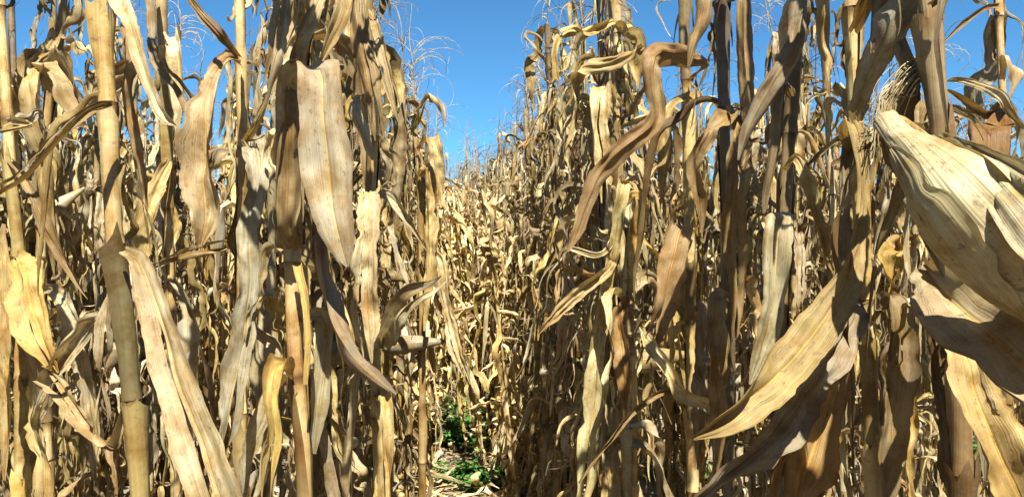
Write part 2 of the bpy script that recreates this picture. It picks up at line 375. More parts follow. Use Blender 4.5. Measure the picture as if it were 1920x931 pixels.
def silk_mb(r, n=34, L=.08, spread=.5, th=.0006):
    mb = MB(); k = 7
    for i in range(n):
        az = r.uniform(0, 6.28); e = R(90) - abs(r.normal(0, spread)); P = [np.array([r.normal(0, .004), r.normal(0, .004), 0])]; l = L * r.uniform(.5, 1.2); w = r.normal(0, 2.5, 2)
        for q in range(1, k):
            t = q / k; P.append(P[-1] + l / k * np.array([math.cos(e) * math.cos(az + w[0] * t), math.cos(e) * math.sin(az + w[0] * t), math.sin(e - w[1] * t)]))
        mb.merge(tube(np.array(P), th, 3))
    return mb

def small_ear(r):
    """library ear, root at origin, outwards along +X and drooping"""
    a = R(r.uniform(-70, 50)); L = r.uniform(.19, .25); d = np.array([math.cos(a), 0, math.sin(a)]); d2 = np.array([math.cos(a - .3), 0, math.sin(a - .3)])
    t = np.linspace(0, 1, 7); A = np.outer(t * L * .6, d) + np.outer(t ** 2 * L * .4, d2) + d * .012
    rad = np.array([.010, .020, .0265, .0275, .023, .014, .004]) * r.uniform(.85, 1.1)
    body = ear_body_mb(A, rad, r, nseg=20, n=22)
    flaps = []
    for i in range(2):
        P, W, hw, l = leaf_curve('hang', r, 16); sc = r.uniform(.22, .4)
        flaps.append((blade(P * sc, W, hw * .62, r, nv=6, cup=.3, curl=.8, ruffle=.002), A[int(r.integers(1, 4))], r.uniform(0, 6.28)))
    return body, flaps, A[-1], d2
EARS = [small_ear(rng) for _ in range(6)]
EAR_MESH = [(b.mesh('ear', M_HUSK), [(f.mesh('husk_leaf', M_HUSK), p, a) for f, p, a in fl], tip) for b, fl, tip, _ in EARS]
SILK = [silk_mb(rng, 18, .05, .7, .0007).mesh('silk', M_TASSEL) for _ in range(3)]
TASSEL = [tassel_mb(rng, int(rng.integers(12, 24))) for _ in range(8)]
TASSEL_MESH = [t.mesh('tassel', M_TASSEL) for t in TASSEL]
TASSEL_LOW = [tassel_mb(rng, 11, 3, .0014, 7) for _ in range(4)]

def lib_stalk(r, low=0):
    H = r.uniform(2.05, 2.35); lean = r.normal(0, .05, 2); bend = r.normal(0, .03, 2)
    t = np.linspace(0, 1, 6); P = np.c_[lean[0] * t + bend[0] * np.sin(t * 3.1), lean[1] * t + bend[1] * np.sin(t * 3.1), t * H - .02]
    nodes = []; h = .08
    while h < H - .1: nodes.append(h); h += r.uniform(.13, .19)
    if low == 2: return tube(catmull(P, 6), .009 * (1.1 - .6 * np.linspace(0, 1, 6)), 4), P, nodes, H
    if low: return tube(catmull(P, 12), .009 * (1.1 - .5 * np.linspace(0, 1, 12)), 6), P, nodes, H
    return stalk_mb(P, r.uniform(.0088, .0118), nodes, r, nseg=10, step=.02), P, nodes, H
STALKS = [lib_stalk(rng) for _ in range(10)]
STALK_MESH = [s[0].mesh('stalk', M_STALK) for s in STALKS]
def at_h(P, h): return np.array([np.interp(h, P[:, 2], P[:, 0]), np.interp(h, P[:, 2], P[:, 1]), h])

# ------------------------------------------------------------------ objects
def link(o, parent=None):
    C.objects.link(o)
    if parent: o.parent = parent
    return o
def mesh_obj(name, mesh, parent=None): return link(bpy.data.objects.new(name, mesh), parent)
def thing(name, label, cat, loc, rz=0, group=None):
    o = link(bpy.data.objects.new(name, None)); o.location = loc; o.rotation_euler = (0, 0, rz); o.empty_display_size = .1
    o['label'] = label; o['category'] = cat
    if group: o['group'] = group
    return o
def jitter(r, a=.15):
    k = 1 + r.normal(0, a * .5); return (max(.4, k * (1 + r.normal(0, a * .12))), max(.4, k), max(.35, k * (1 + r.normal(0, a * .35))), 1)

ROWS_L = [-.41, -1.28, -2.08, -2.86, -3.66, -4.45]
ROWS_R = [.41, 1.25, 2.03, 2.83, 3.62, 4.40]
DIRX = -.058
def row_pt(o, s): return o + DIRX * s - .0018 * max(0, s - 6) ** 2, s

def plan_leaves(r, nodes, H, dense=1.0):
    """where leaves sit on one plant: (kind, height, azimuth, scale)"""
    out = []; base = r.uniform(0, 6.28)
    for i, h in enumerate(nodes):
        if h < .12: continue
        f = h / H; az = base + math.pi * i + r.normal(0, .5)
        k = r.choice(['arch', 'hang', 'stick', 'shred', 'crumple'], p=[.24, .34, .10, .14, .18] if f > .45 else [.08, .48, .06, .18, .2])
        out.append((k, h, az, r.uniform(.6, 1.08) * (1 if f < .85 else .8)))
        for _ in range(int(dense)): out.append((r.choice(['shred', 'hang', 'crumple', 'crumple']), h + r.uniform(-.07, .08), r.uniform(0, 6.28), r.uniform(.35, .95)))
    return out

def full_plant(x, y, r, label, group):
    i = int(r.integers(len(STALKS))); _, P, nodes, H = STALKS[i]
    t = thing('corn_plant', label, 'corn plant', (x, y, 0), r.uniform(0, 6.28), group)
    st = mesh_obj('stalk', STALK_MESH[i], t); st.color = tuple(np.array(jitter(r, .2)) * np.array([.84, .84, .84, 1])); sc = r.uniform(.94, 1.05); t.scale = (1, 1, sc)
    for k, h, az, s in plan_leaves(r, nodes, H, 4):
        m = LEAF_MESH[k][int(r.integers(len(LEAF_MESH[k])))]
        l = mesh_obj('leaf', m, t); p = at_h(P, h); p[0] += math.cos(az) * .009; p[1] += math.sin(az) * .009
        l.location = p; l.rotation_euler = (r.normal(0, .08), r.normal(0, .08), az); l.scale = (s, s * r.choice([-1, 1]), s); l.color = jitter(r, .28)
    for q in range(1 if r.random() < .75 else 0):
        b, fl, tip = EAR_MESH[int(r.integers(len(EAR_MESH)))]; az = r.uniform(0, 6.28); p = at_h(P, r.uniform(1.0, 1.5))
        e = mesh_obj('ear', b, t); e.location = p; e.rotation_euler = (0, 0, az); e.color = (.72, .70, .66, 1)
        for fm, fp, fa in fl:
            f = mesh_obj('husk_leaf', fm, e); f.location = fp; f.rotation_euler = (0, 0, fa); f.color = (.75, .72, .66, 1)
        sk = mesh_obj('silk', SILK[int(r.integers(3))], e); sk.location = tip; sk.rotation_euler = (0, R(120), 0); sk.color = (.5, .35, .25, 1)
    ts = mesh_obj('tassel', TASSEL_MESH[int(r.integers(len(TASSEL_MESH)))], t); ts.location = P[-1]; ts.rotation_euler = (r.normal(0, .12), r.normal(0, .12), r.uniform(0, 6.28)); ts.color = (.85, .8, .78, 1)
    return t

def merged_plant(r, low):
    """one whole plant as a single mesh, for plants far off"""
    mb = MB(); st, P, nodes, H = lib_stalk(r, low); mb.merge(st, tint=jitter(r, .2)[:3])
    L = LOW if low < 2 else LOW_R
    for k, h, az, s in plan_leaves(r, nodes, H, 4 if low == 1 else 2):
        p = at_h(P, h); c, q = math.cos(az), math.sin(az); S = s * (1.1 if low == 2 else 1)
        mb.merge(L[k][int(r.integers(7))], np.array([[c, -q, 0], [q, c, 0], [0, 0, 1]]) * S, p, np.array(jitter(r, .4)[:3]) * r.choice([1.4, 1.2, 1.0, .72]))
    mb.merge(TASSEL_LOW[int(r.integers(4))], None, P[-1], (.85, .8, .78))
    return mb
MID = [merged_plant(rng, 1).mesh('corn_plant', M_LEAF) for _ in range(16)]
FAR = [merged_plant(rng, 2) for _ in range(10)]

# ------------------------------------------------------------------ ground
def ground():
    n = 60; v = []; xs = np.sign(np.linspace(-1, 1, n)) * np.abs(np.linspace(-1, 1, n)) ** 3 * 400; X, Y = np.meshgrid(xs, xs, indexing='ij')
    Z = np.zeros_like(X); mb = MB(); mb.add(np.stack([X, Y, Z], -1).reshape(-1, 3), grid_faces(n, n)[:, ::-1], np.stack([X, Y], -1).reshape(-1, 2))
    o = mesh_obj('ground', mb.mesh('ground', M_GROUND)); o['kind'] = 'structure'; o['label'] = 'dry bare soil between the corn rows'
ground()

# ------------------------------------------------------------------ the nearest plants, each surveyed: points are (photo column, photo row, metres ahead)
def PX(px, py, d): return np.array([(px - 960) / FPX * d, d, CAM_H - (py - HOR) / FPX * d])
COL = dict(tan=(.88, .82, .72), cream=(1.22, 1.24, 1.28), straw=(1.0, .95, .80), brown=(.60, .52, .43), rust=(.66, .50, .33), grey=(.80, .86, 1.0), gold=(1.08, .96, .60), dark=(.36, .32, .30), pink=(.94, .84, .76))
def tint_of(c, r):
    c = np.array(COL[c] if isinstance(c, str) else c) * (1 + r.normal(0, .03)); return (c[0], c[1], c[2], .12)
def survey_leaf(pts, r, cup=.22, curl=.5, ruffle=.008, jag=.16, split=None, crinkle=.0036, nv=15):
    rows = []; 
    for i, p in enumerate(pts):
        px, py, d, w = p[:4]
        a = np.array(pts[max(i - 1, 0)][:2], float); b = np.array(pts[min(i + 1, len(pts) - 1)][:2], float)
        if len(p) > 4 and p[4] is not None: ang = R(p[4]); W = np.array([math.cos(ang), 0, math.sin(ang)])
        else:
            t = b - a; t = t / (np.linalg.norm(t) + 1e-9); W = np.array([t[1], 0, t[0]])       # perpendicular in the picture plane
        tl = R(p[5] if len(p) > 5 else r.uniform(-22, 22)); W = W * math.cos(tl) + np.array([0, math.sin(tl), 0])
        if rows and W @ rows[-1][3:6] < 0 and not (len(p) > 4 and p[4] is not None): W = -W
        rows.append(np.r_[PX(px, py, d), W, w * d / FPX / 2 * (.88 if w < 100 else 1)])
    L = sum(np.linalg.norm(rows[i + 1][:3] - rows[i][:3]) for i in range(len(rows) - 1))
    n = int(min(max(L / .006, 20), 110)); c = catmull(rows, n)
    if split is None and r.random() < .45: split = (r.uniform(-.5, .5), r.uniform(.45, .8), r.uniform(.002, .008))
    if split: split = (split[0], int(n * split[1]), split[2])
    return blade(c[:, :3], nrm(c[:, 3:6]), np.maximum(c[:, 6], .0008), r, nv=nv, cup=cup, curl=curl, ruffle=ruffle, jag=jag, split=split, crinkle=crinkle)

def survey_plant(label, group, stalk, w, nodes, leaves, seed, color='straw', top=2.25, stalk_label=None, tassel=False, extra=(3, 3), dark_sheath=()):
    """stalk: photo points of the cane (top to bottom) carried on to the ground and to the plant's top; leaves: (points, colour, options, label)"""
    r = np.random.default_rng(seed)
    P = [PX(*p) for p in stalk][::-1]; a, b = P[0], P[-1]
    if a[2] > .05: P = [np.array([a[0] + (a[0] - P[1][0]) * .3, a[1] + r.normal(0, .02), -.02]), (a + np.array([a[0], a[1], 0])) / 2] + P
    if b[2] < top - .1: P = P + [np.array([b[0] + (b[0] - P[-2][0]) * .25 + r.normal(0, .02), b[1], (b[2] + top) / 2]), np.array([b[0] + (b[0] - P[-2][0]) * .4, b[1], top])]
    P = np.array(P); base = np.array([P[0][0], P[0][1], 0]); P = P - base; d = stalk[0][2]
    if nodes: nz = [CAM_H - (y - HOR) / FPX * d for y in nodes]
    else: nz = [CAM_H + r.uniform(-.1, .05)]
    lo, hi = min(nz), max(nz)
    while lo > .2: lo -= r.uniform(.15, .2); nz.append(lo)
    while hi < top - .2: hi += r.uniform(.15, .2); nz.append(hi)
    S = np.r_[0, np.cumsum(np.linalg.norm(np.diff(P, axis=0), axis=1))]; ns = sorted(float(np.interp(z, P[:, 2], S)) for z in nz)
    t = thing('corn_plant', label, 'corn plant', tuple(base), 0, group)
    st = mesh_obj('stalk', stalk_mb(P, w * d / FPX / 2 * .9, ns, r, nseg=16, step=.006, dark_sheath=[float(np.interp(CAM_H - (y - HOR) / FPX * d, P[:, 2], S)) for y in dark_sheath]).mesh('stalk', M_STALK), t); st.color = tint_of(color, r)
    if stalk_label: st['label'] = stalk_label
    for lf in leaves:
        pts, colr, opt, lab = (list(lf) + [{}, None])[:4] if len(lf) < 4 else lf
        mb = survey_leaf(pts, r, **(opt or {})); mb.v = [v - base for v in mb.v]
        l = mesh_obj('leaf', mb.mesh('leaf', M_LEAF), t); l.color = tint_of(colr, r)
        if lab: l['label'] = lab
    zb, zt = CAM_H - (931 - HOR) / FPX * d - .1, CAM_H + HOR / FPX * d + .02
    for k in range(extra[0] + extra[1]):
        h = r.uniform(.25, zb) if k < extra[0] else r.uniform(zt + .1, max(top, zt + .2))
        kd = 'hang' if k < extra[0] else 'stick'
        l = mesh_obj('leaf', LEAF_MESH[kd][int(r.integers(len(LEAF_MESH[kd])))], t); l.location = at_h(P, h); l.rotation_euler = (0, 0, r.uniform(0, 6.28)); s = r.uniform(.6, .9) * (.6 if k >= extra[0] else 1); l.scale = (s, s, s); l.color = jitter(r, .2)
    if tassel:
        ts = mesh_obj('tassel', tassel_mb(r, 48, 3, .0009, 14).mesh('tassel', M_TASSEL), t); ts.location = P[-1]; ts.color = (.95, .95, 1, .1)
    for h in ns:
        for _ in range(2):
            kd = ['crumple', 'shred', 'crumple', 'hang'][int(r.integers(4))]; z = at_h(P, np.interp(h, S, P[:, 2])); a = r.uniform(.5, 2.7)
            l = mesh_obj('leaf', LEAF_MESH[kd][int(r.integers(len(LEAF_MESH[kd])))], t); l.location = z; l.rotation_euler = (0, 0, a); s = r.uniform(.3, .62); l.scale = (s, s, s); l.color = jitter(r, .3)
    return t, base, r

GL, GR = 'nearest corn plants left of the path', 'nearest corn plants right of the path'
survey_plant('dry corn plant with a bare straw cane and black joint, thickest stalk on the left', GL,
    [(190, 0, 1.02), (203, 200, 1.01), (216, 452, 1.0), (236, 600, 1.0), (247, 740, 1.0), (262, 931, 1.0)], 37, [196, 458, 742],
    [([(208, 196, .97, 16), (170, 208, .94, 30), (110, 265, .92, 42), (40, 338, .9, 34), (-40, 378, .88, 22), (-90, 400, .87, 4)], 'brown', dict(curl=1.6, cup=.5), 'dark brown rolled leaf slanting down to the left edge'),
     ([(212, -60, 1.0, 30), (226, 0, .95, 40, 10), (246, 52, .92, 36, 5), (262, 110, .90, 32, 8), (286, 175, .89, 26, 18), (318, 228, .88, 22, 20), (330, 236, .88, 4, 20)], 'cream', dict(curl=.4, cup=.1, ruffle=.004), 'sun-bleached narrow white leaf'),
     ([(232, 468, .98, 24), (262, 492, .93, 40, 15, 0), (292, 570, .88, 66, 18, 0), (328, 705, .85, 84, 18, 0), (364, 810, .82, 98, 18, 0), (400, 910, .8, 104, 18, 0), (440, 1010, .8, 80, 18, 0), (470, 1100, .8, 10, 18, 0)], (.92, .86, .72), dict(split=(-.1, .42, .007), curl=.5, cup=.25, ruffle=.003, crinkle=.0022, jag=.06), 'long broad tan leaf split along its middle'),
     ([(232, 470, 1.03, 14), (262, 505, 1.08, 20), (320, 485, 1.1, 24), (375, 470, 1.12, 24), (425, 458, 1.15, 12)], 'straw', dict(curl=1.4, cup=.3)),
     ([(300, -330, .9, 20, 0), (420, -420, .82, 110, 0), (500, -520, .757, 130, 0), (505, -620, .757, 130, 0), (500, -740, .757, 90, 0), (500, -800, .757, 10, 0)], 'tan', dict(curl=.3)),  # unseen leaf above the frame, added to shade the lower cane
     ([(214, 640, 1.02, 20), (200, 600, 1.05, 40), (165, 610, 1.08, 46), (130, 660, 1.1, 50), (85, 740, 1.12, 46), (60, 800, 1.15, 8)], 'cream', dict(curl=.8, cup=.4, ruffle=.009)),
     ([(240, 745, 1.0, 16), (215, 835, 1.0, 34), (170, 800, 1.03, 40), (120, 735, 1.06, 48), (85, 700, 1.1, 26)], 'tan', dict(curl=1.5, cup=.5, ruffle=.008))],
    1, 'straw', dark_sheath=(742,))
survey_plant('dry corn plant with pale cane at the far left edge under a curled straw leaf', GL,
    [(-2, 0, 1.25), (10, 150, 1.25), (22, 330, 1.25), (36, 490, 1.25), (40, 931, 1.25)], 27, [225, 480],
    [([(14, 228, 1.2, 20), (38, 228, 1.15, 26), (60, 232, 1.14, 18), (0, 246, 1.13, 12)], 'straw', dict(curl=1.2)),
     ([(20, 300, 1.24, 20), (55, 350, 1.2, 24), (95, 440, 1.2, 30), (140, 520, 1.2, 18), (165, 560, 1.2, 4)], 'brown', dict(curl=1.0)),
     ([(30, 480, 1.24, 20), (38, 492, 1.18, 50, 0, 0), (52, 520, 1.14, 70, 10, 0), (66, 590, 1.12, 80, 14, 0), (88, 660, 1.1, 44, 15, 0), (106, 700, 1.1, 6, 15, 0)], 'gold', dict(cup=.3, ruffle=.004), 'broad grey tan leaf with a yellow midrib'),
     ([(10, 420, 1.2, 10), (6, 500, 1.17, 40, 0), (8, 620, 1.16, 46, 0), (12, 760, 1.16, 40, 0), (8, 900, 1.16, 10, 0)], 'gold', dict(curl=.9)),
     ([(50, 640, 1.2, 20), (80, 700, 1.16, 60, 0), (70, 790, 1.15, 66, 10), (85, 880, 1.15, 50, 5), (80, 990, 1.15, 10, 0)], 'straw', dict(curl=1.4, ruffle=.009))],
    2, 'straw')
survey_plant('dry corn plant holding a bright crumpled leaf folded over near the left edge', GL,
    [(118, 0, 1.5), (104, 120, 1.5), (84, 260, 1.5), (78, 500, 1.5), (92, 931, 1.5)], 22, [160, 420],
    [([(108, 60, 1.48, 20), (90, 95, 1.42, 44), (58, 130, 1.38, 50), (52, 200, 1.36, 34), (60, 270, 1.36, 10)], 'tan', dict(curl=1.2, ruffle=.008)),
     ([(92, 140, 1.48, 24), (70, 128, 1.36, 52, 0), (66, 160, 1.3, 50, 0), (72, 230, 1.3, 54, 0), (90, 300, 1.32, 44, 0), (100, 420, 1.34, 30, 0), (104, 520, 1.36, 6, 0)], 'gold', dict(curl=1.1, cup=.3), 'bright yellowish leaf folded over and hanging'),
     ([(90, 170, 1.46, 20), (108, 118, 1.34, 62, 30), (128, 150, 1.3, 60, 30), (158, 195, 1.3, 50, 10), (200, 160, 1.3, 48, -45), (250, 120, 1.3, 40, -45)], 'tan', dict(curl=.9, ruffle=.008)),
     ([(85, 540, 1.48, 20), (120, 560, 1.4, 36), (150, 640, 1.36, 50), (170, 760, 1.35, 44), (180, 900, 1.35, 12)], 'straw', dict(curl=1))],
    3, 'tan')
survey_plant('dry corn plant behind the thick straw cane with long brown strap leaves at its top', GL,
    [(300, 0, 1.55), (312, 200, 1.55), (318, 480, 1.55), (330, 931, 1.55)], 22, [120, 390, 640],
    [([(282, -60, 1.5, 24), (286, 30, 1.35, 26), (305, 125, 1.3, 28), (342, 175, 1.28, 30), (372, 232, 1.27, 20), (384, 262, 1.27, 4)], 'brown', dict(curl=1.2, cup=.4)),
     ([(312, 110, 1.54, 24), (322, 72, 1.5, 36, 0), (332, 90, 1.46, 38, 0), (336, 180, 1.45, 34, 0), (332, 260, 1.45, 10, 0)], 'cream', dict(curl=1.1)),
     ([(318, 300, 1.54, 20), (290, 360, 1.5, 44), (275, 430, 1.48, 54), (268, 520, 1.48, 40), (262, 600, 1.48, 6)], 'straw', dict(curl=1.2, ruffle=.01)),
     ([(322, 520, 1.54, 20), (350, 560, 1.5, 40), (365, 650, 1.48, 60), (360, 760, 1.47, 46), (352, 880, 1.47, 6)], 'straw', dict(curl=1.3, ruffle=.01))],
    4, 'tan')
survey_plant('dry corn plant with a long spindle-shaped pinkish tan leaf hanging left of the folded leaf', GL,
    [(448, 0, 1.3), (452, 150, 1.3), (455, 290, 1.3), (452, 560, 1.3), (455, 931, 1.3)], 23, [110, 275, 570],
    [([(340, -30, 1.2, 12), (372, 20, 1.16, 22), (410, 62, 1.15, 24), (448, 108, 1.25, 16)], 'brown', dict(curl=1.3), 'narrow brown leaf crossing the sky'),
     ([(450, 118, 1.28, 20), (425, 112, 1.2, 34), (400, 150, 1.16, 52), (385, 240, 1.13, 66), (378, 330, 1.12, 74), (384, 410, 1.12, 58), (376, 458, 1.12, 20)], 'pink', dict(curl=.5, cup=.3, ruffle=.004), 'long spindle-shaped pinkish tan leaf'),
     ([(455, 280, 1.28, 30), (478, 272, 1.2, 60, 0), (486, 320, 1.15, 66, 0), (470, 430, 1.13, 56, 0), (468, 540, 1.12, 44, 0), (462, 600, 1.12, 50, 5), (445, 700, 1.11, 56, 10), (432, 790, 1.1, 44, 12), (424, 830, 1.1, 10, 12)], 'grey', dict(curl=.7, ruffle=.006, split=(.2, .6, .006)), 'broad grey leaf hanging in shade'),
     ([(455, 270, 1.28, 10), (480, 232, 1.2, 20), (505, 180, 1.18, 16), (512, 150, 1.18, 5)], 'straw', dict(curl=1.2)),
     ([(452, 575, 1.28, 16), (480, 620, 1.2, 30), (520, 650, 1.18, 38), (500, 760, 1.17, 44), (470, 860, 1.17, 34), (455, 950, 1.17, 8)], 'straw', dict(curl=1.2, ruffle=.009))],
    5, 'tan')
survey_plant('dry corn plant with a big square-shouldered tan leaf folded over, left of centre', GL,
    [(575, 0, 1.08), (560, 200, 1.08), (548, 480, 1.06), (552, 640, 1.05), (566, 800, 1.04), (572, 931, 1.04)], 34, [485, 700],
    [([(548, 490, 1.04, 40, 0), (545, 380, 1.02, 58, 0, 10), (542, 250, 1.0, 58, 0, 12), (545, 150, .985, 52, 0, 15), (560, 127, .97, 60, 0, 10), (592, 124, .955, 88, 0, 0), (600, 136, .935, 92, 0, -5), (604, 210, .925, 98, 0, -6), (612, 300, .92, 104, 0, -4), (622, 385, .92, 98, 0, 0), (634, 436, .92, 78, 0, 0), (644, 476, .92, 44, 0, 0), (652, 500, .92, 6, 0, 0)], (1.0, .92, .82), dict(split=False, curl=.28, cup=.06, ruffle=.0015, jag=.04, crinkle=.0016, nv=17), 'broad smooth tan leaf folded square over the top'),
     ([(556, 480, 1.05, 30, 0), (538, 420, 1.0, 62, 0), (540, 300, .99, 60, 0), (538, 160, .99, 50, 0), (535, 122, 1.0, 30, 0)], 'brown', dict(curl=.9, cup=.3), 'dark brown back of the folded leaf'),
     ([(590, 470, 1.05, 20), (596, 430, 1.02, 30), (606, 520, .98, 42), (630, 610, .96, 52), (665, 672, .95, 52), (705, 710, .95, 40), (742, 740, .96, 8)], 'rust', dict(curl=1.1, cup=.4), 'rust brown twisted leaf slanting down to the right'),
     ([(540, 700, 1.03, 24), (520, 690, .97, 46, 0), (514, 730, .95, 44, 0), (516, 810, .95, 36, 0), (505, 870, .95, 22, 0), (500, 940, .95, 5, 0)], 'gold', dict(curl=1.2), 'golden leaf hanging like a short sleeve'),
     ([(558, 500, 1.03, 26), (572, 560, 1.0, 24), (578, 640, .99, 22), (574, 720, .99, 20)], 'gold', dict(curl=1.2)),
     ([(560, 600, 1.05, 20), (600, 590, 1.05, 36), (612, 660, 1.05, 46), (600, 760, 1.04, 40), (590, 850, 1.04, 8)], 'grey', dict(curl=.9)),
     ([(575, 60, 1.07, 20), (560, 20, 1.0, 40), (535, -30, .96, 40), (526, 40, .94, 44), (514, 100, .93, 36), (500, 160, .93, 20), (492, 200, .93, 4)], 'tan', dict(curl=1.1, ruffle=.006)),
     ([(560, -120, 1.05, 30), (556, -40, .98, 34), (545, 40, .95, 34), (528, 96, .95, 6)], 'cream', dict(curl=.6)),
     ([(578, -60, 1.07, 20), (610, -40, 1.0, 36), (590, 30, .97, 44), (560, 90, .96, 36), (545, 120, .96, 10)], 'tan', dict(curl=1.0)),
     ([(585, -30, 1.07, 20), (640, -60, 1.03, 40), (650, 20, 1.0, 46), (620, 80, .99, 34), (600, 120, .99, 10)], 'tan', dict(curl=1.0, ruffle=.007))],
    6, 'pink')
survey_plant('dry corn plant with a cream flat-topped leaf and a grey leaf curled like an ear', GL,
    [(690, 0, 1.5), (696, 130, 1.5), (700, 250, 1.5), (694, 420, 1.5), (700, 600, 1.5), (712, 931, 1.5)], 25, [255, 590],
    [([(690, -20, 1.46, 20), (668, -30, 1.36, 44), (672, 60, 1.32, 52), (690, 150, 1.3, 44), (706, 230, 1.3, 24), (712, 262, 1.3, 6)], 'brown', dict(curl=1.2)),
     ([(696, 20, 1.46, 20), (706, 60, 1.36, 26), (722, 120, 1.32, 30), (742, 190, 1.3, 20), (752, 230, 1.3, 4)], 'tan', dict(curl=1.2)),
     ([(694, 400, 1.48, 40, 0), (690, 364, 1.4, 54, 0), (692, 372, 1.34, 58, 0), (690, 450, 1.32, 58, 0), (686, 540, 1.32, 62, 0), (684, 600, 1.32, 54, 0), (690, 650, 1.32, 30, 0), (692, 680, 1.32, 6, 0)], 'cream', dict(curl=.5, cup=.15, ruffle=.006), 'cream flat-topped leaf hanging with a yellow streak'),
     ([(715, 640, 1.46, 30), (730, 615, 1.36, 58), (752, 580, 1.33, 66), (785, 552, 1.32, 52), (812, 538, 1.32, 26), (832, 522, 1.32, 4)], 'grey', dict(curl=1.5, cup=.3, ruffle=.004), 'grey leaf rolled like an ear, tip pointing up right'),
     ([(700, 370, 1.5, 16), (728, 368, 1.46, 26), (756, 398, 1.44, 26), (776, 430, 1.44, 14), (800, 470, 1.44, 3)], 'straw', dict(curl=1.2)),
     ([(700, 260, 1.5, 16), (672, 180, 1.46, 34), (662, 200, 1.43, 36), (680, 250, 1.42, 30), (700, 300, 1.42, 8)], 'cream', dict(curl=1.0)),
     ([(705, 690, 1.5, 20), (672, 700, 1.44, 34), (660, 780, 1.42, 40), (655, 880, 1.42, 30), (650, 960, 1.42, 5)], 'tan', dict(curl=1.3, ruffle=.009)),
     ([(708, 740, 1.5, 20), (720, 750, 1.43, 38, 0), (722, 830, 1.42, 40, 0), (726, 931, 1.42, 34, 0), (726, 980, 1.42, 5, 0)], 'gold', dict(curl=1.2))],
    7, 'tan')
survey_plant('dry corn plant with a thin black-stemmed top and a feathery grey tassel against the sky', GL,
    [(774, 215, 2.7), (784, 300, 2.7), (790, 500, 2.7), (792, 931, 2.7)], 16, [200, 330, 450],
    [([(784, 280, 2.68, 12), (808, 262, 2.6, 34, 0), (818, 275, 2.56, 34, 0), (822, 330, 2.55, 30, 0), (824, 390, 2.55, 6, 0)], 'gold', dict(curl=.8)),
     ([(776, 240, 2.68, 10), (812, 180, 2.6, 18), (828, 200, 2.58, 16), (834, 238, 2.57, 4)], 'straw', dict(curl=1.2)),
     ([(785, 330, 2.68, 14), (800, 310, 2.6, 26), (806, 420, 2.57, 34), (800, 560, 2.56, 20), (796, 620, 2.56, 4)], 'straw', dict(curl=1)),
     ([(790, 480, 2.68, 14), (820, 480, 2.6, 18), (835, 560, 2.58, 26), (860, 660, 2.56, 34), (880, 720, 2.56, 5)], 'gold', dict(curl=1)),
     ([(785, 200, 2.68, 14), (760, 180, 2.6, 26), (748, 260, 2.57, 34), (744, 360, 2.56, 28), (740, 440, 2.56, 4)], 'brown', dict(curl=1, ruffle=.01))],
    8, 'brown', top=1.9, tassel=True, extra=(3, 0))

survey_plant('dry corn plant whose brown strap leaf bends like a hook right of the path', GR,
    [(1284, 0, 1.6), (1288, 190, 1.6), (1292, 400, 1.6), (1296, 700, 1.6), (1300, 931, 1.6)], 24, [150, 430],
    [([(1296, 150, 1.58, 20, 60, 0), (1322, 118, 1.44, 24, 70, 0), (1300, 110, 1.37, 44, 76, 0), (1272, 102, 1.33, 54, 82, 0), (1246, 98, 1.30, 56, 100, 0), (1230, 106, 1.28, 54, 135, 0), (1225, 124, 1.27, 48, 170, 0), (1226, 165, 1.27, 44, 180, 0), (1229, 208, 1.27, 44, 176, 0), (1222, 234, 1.27, 46, 150, 0), (1196, 257, 1.27, 48, 126, 0), (1160, 284, 1.27, 46, 127, 0), (1130, 318, 1.28, 40, 133, 0), (1104, 372, 1.28, 34, 152, 0), (1082, 436, 1.28, 24, 155, 0), (1064, 472, 1.28, 5, 155, 0)], 'rust', dict(curl=.6, cup=.35, ruffle=.006), 'brown strap leaf bent like a hook'),
     ([(1206, 88, 1.32, 20), (1180, 104, 1.33, 28, 80), (1130, 122, 1.35, 40, 70), (1086, 128, 1.36, 40, 40), (1082, 150, 1.37, 30, 5), (1084, 192, 1.38, 5, 0)], 'straw', dict(curl=.6, cup=.2)),
     ([(1292, 190, 1.58, 16), (1276, 186, 1.5, 22), (1254, 205, 1.47, 28), (1245, 300, 1.46, 30), (1240, 380, 1.46, 5)], 'tan', dict(curl=1)),
     ([(1294, 430, 1.58, 30, 0), (1276, 432, 1.5, 60, 0), (1266, 470, 1.46, 66, -10), (1244, 560, 1.44, 60, -15), (1222, 630, 1.44, 40, -18), (1205, 680, 1.44, 5, -15)], 'rust', dict(curl=.9, cup=.3), 'golden brown leaf hanging in tatters'),
     ([(1296, 600, 1.58, 24), (1315, 570, 1.5, 40), (1320, 680, 1.47, 48), (1312, 800, 1.46, 30), (1308, 880, 1.46, 5)], 'brown', dict(curl=1.2, ruffle=.009)),
     ([(1200, 612, 1.5, 6), (1222, 650, 1.4, 30), (1252, 700, 1.36, 40), (1276, 735, 1.36, 38), (1320, 750, 1.36, 40), (1352, 775, 1.38, 26), (1362, 800, 1.4, 4)], 'cream', dict(curl=1.1, ruffle=.01), 'pale crumpled leaf lying across'),
     ([(1290, 740, 1.5, 12), (1240, 736, 1.46, 18), (1190, 770, 1.45, 18), (1140, 830, 1.45, 14), (1085, 905, 1.45, 4)], 'brown', dict(curl=1.5))],
    21, 'tan')
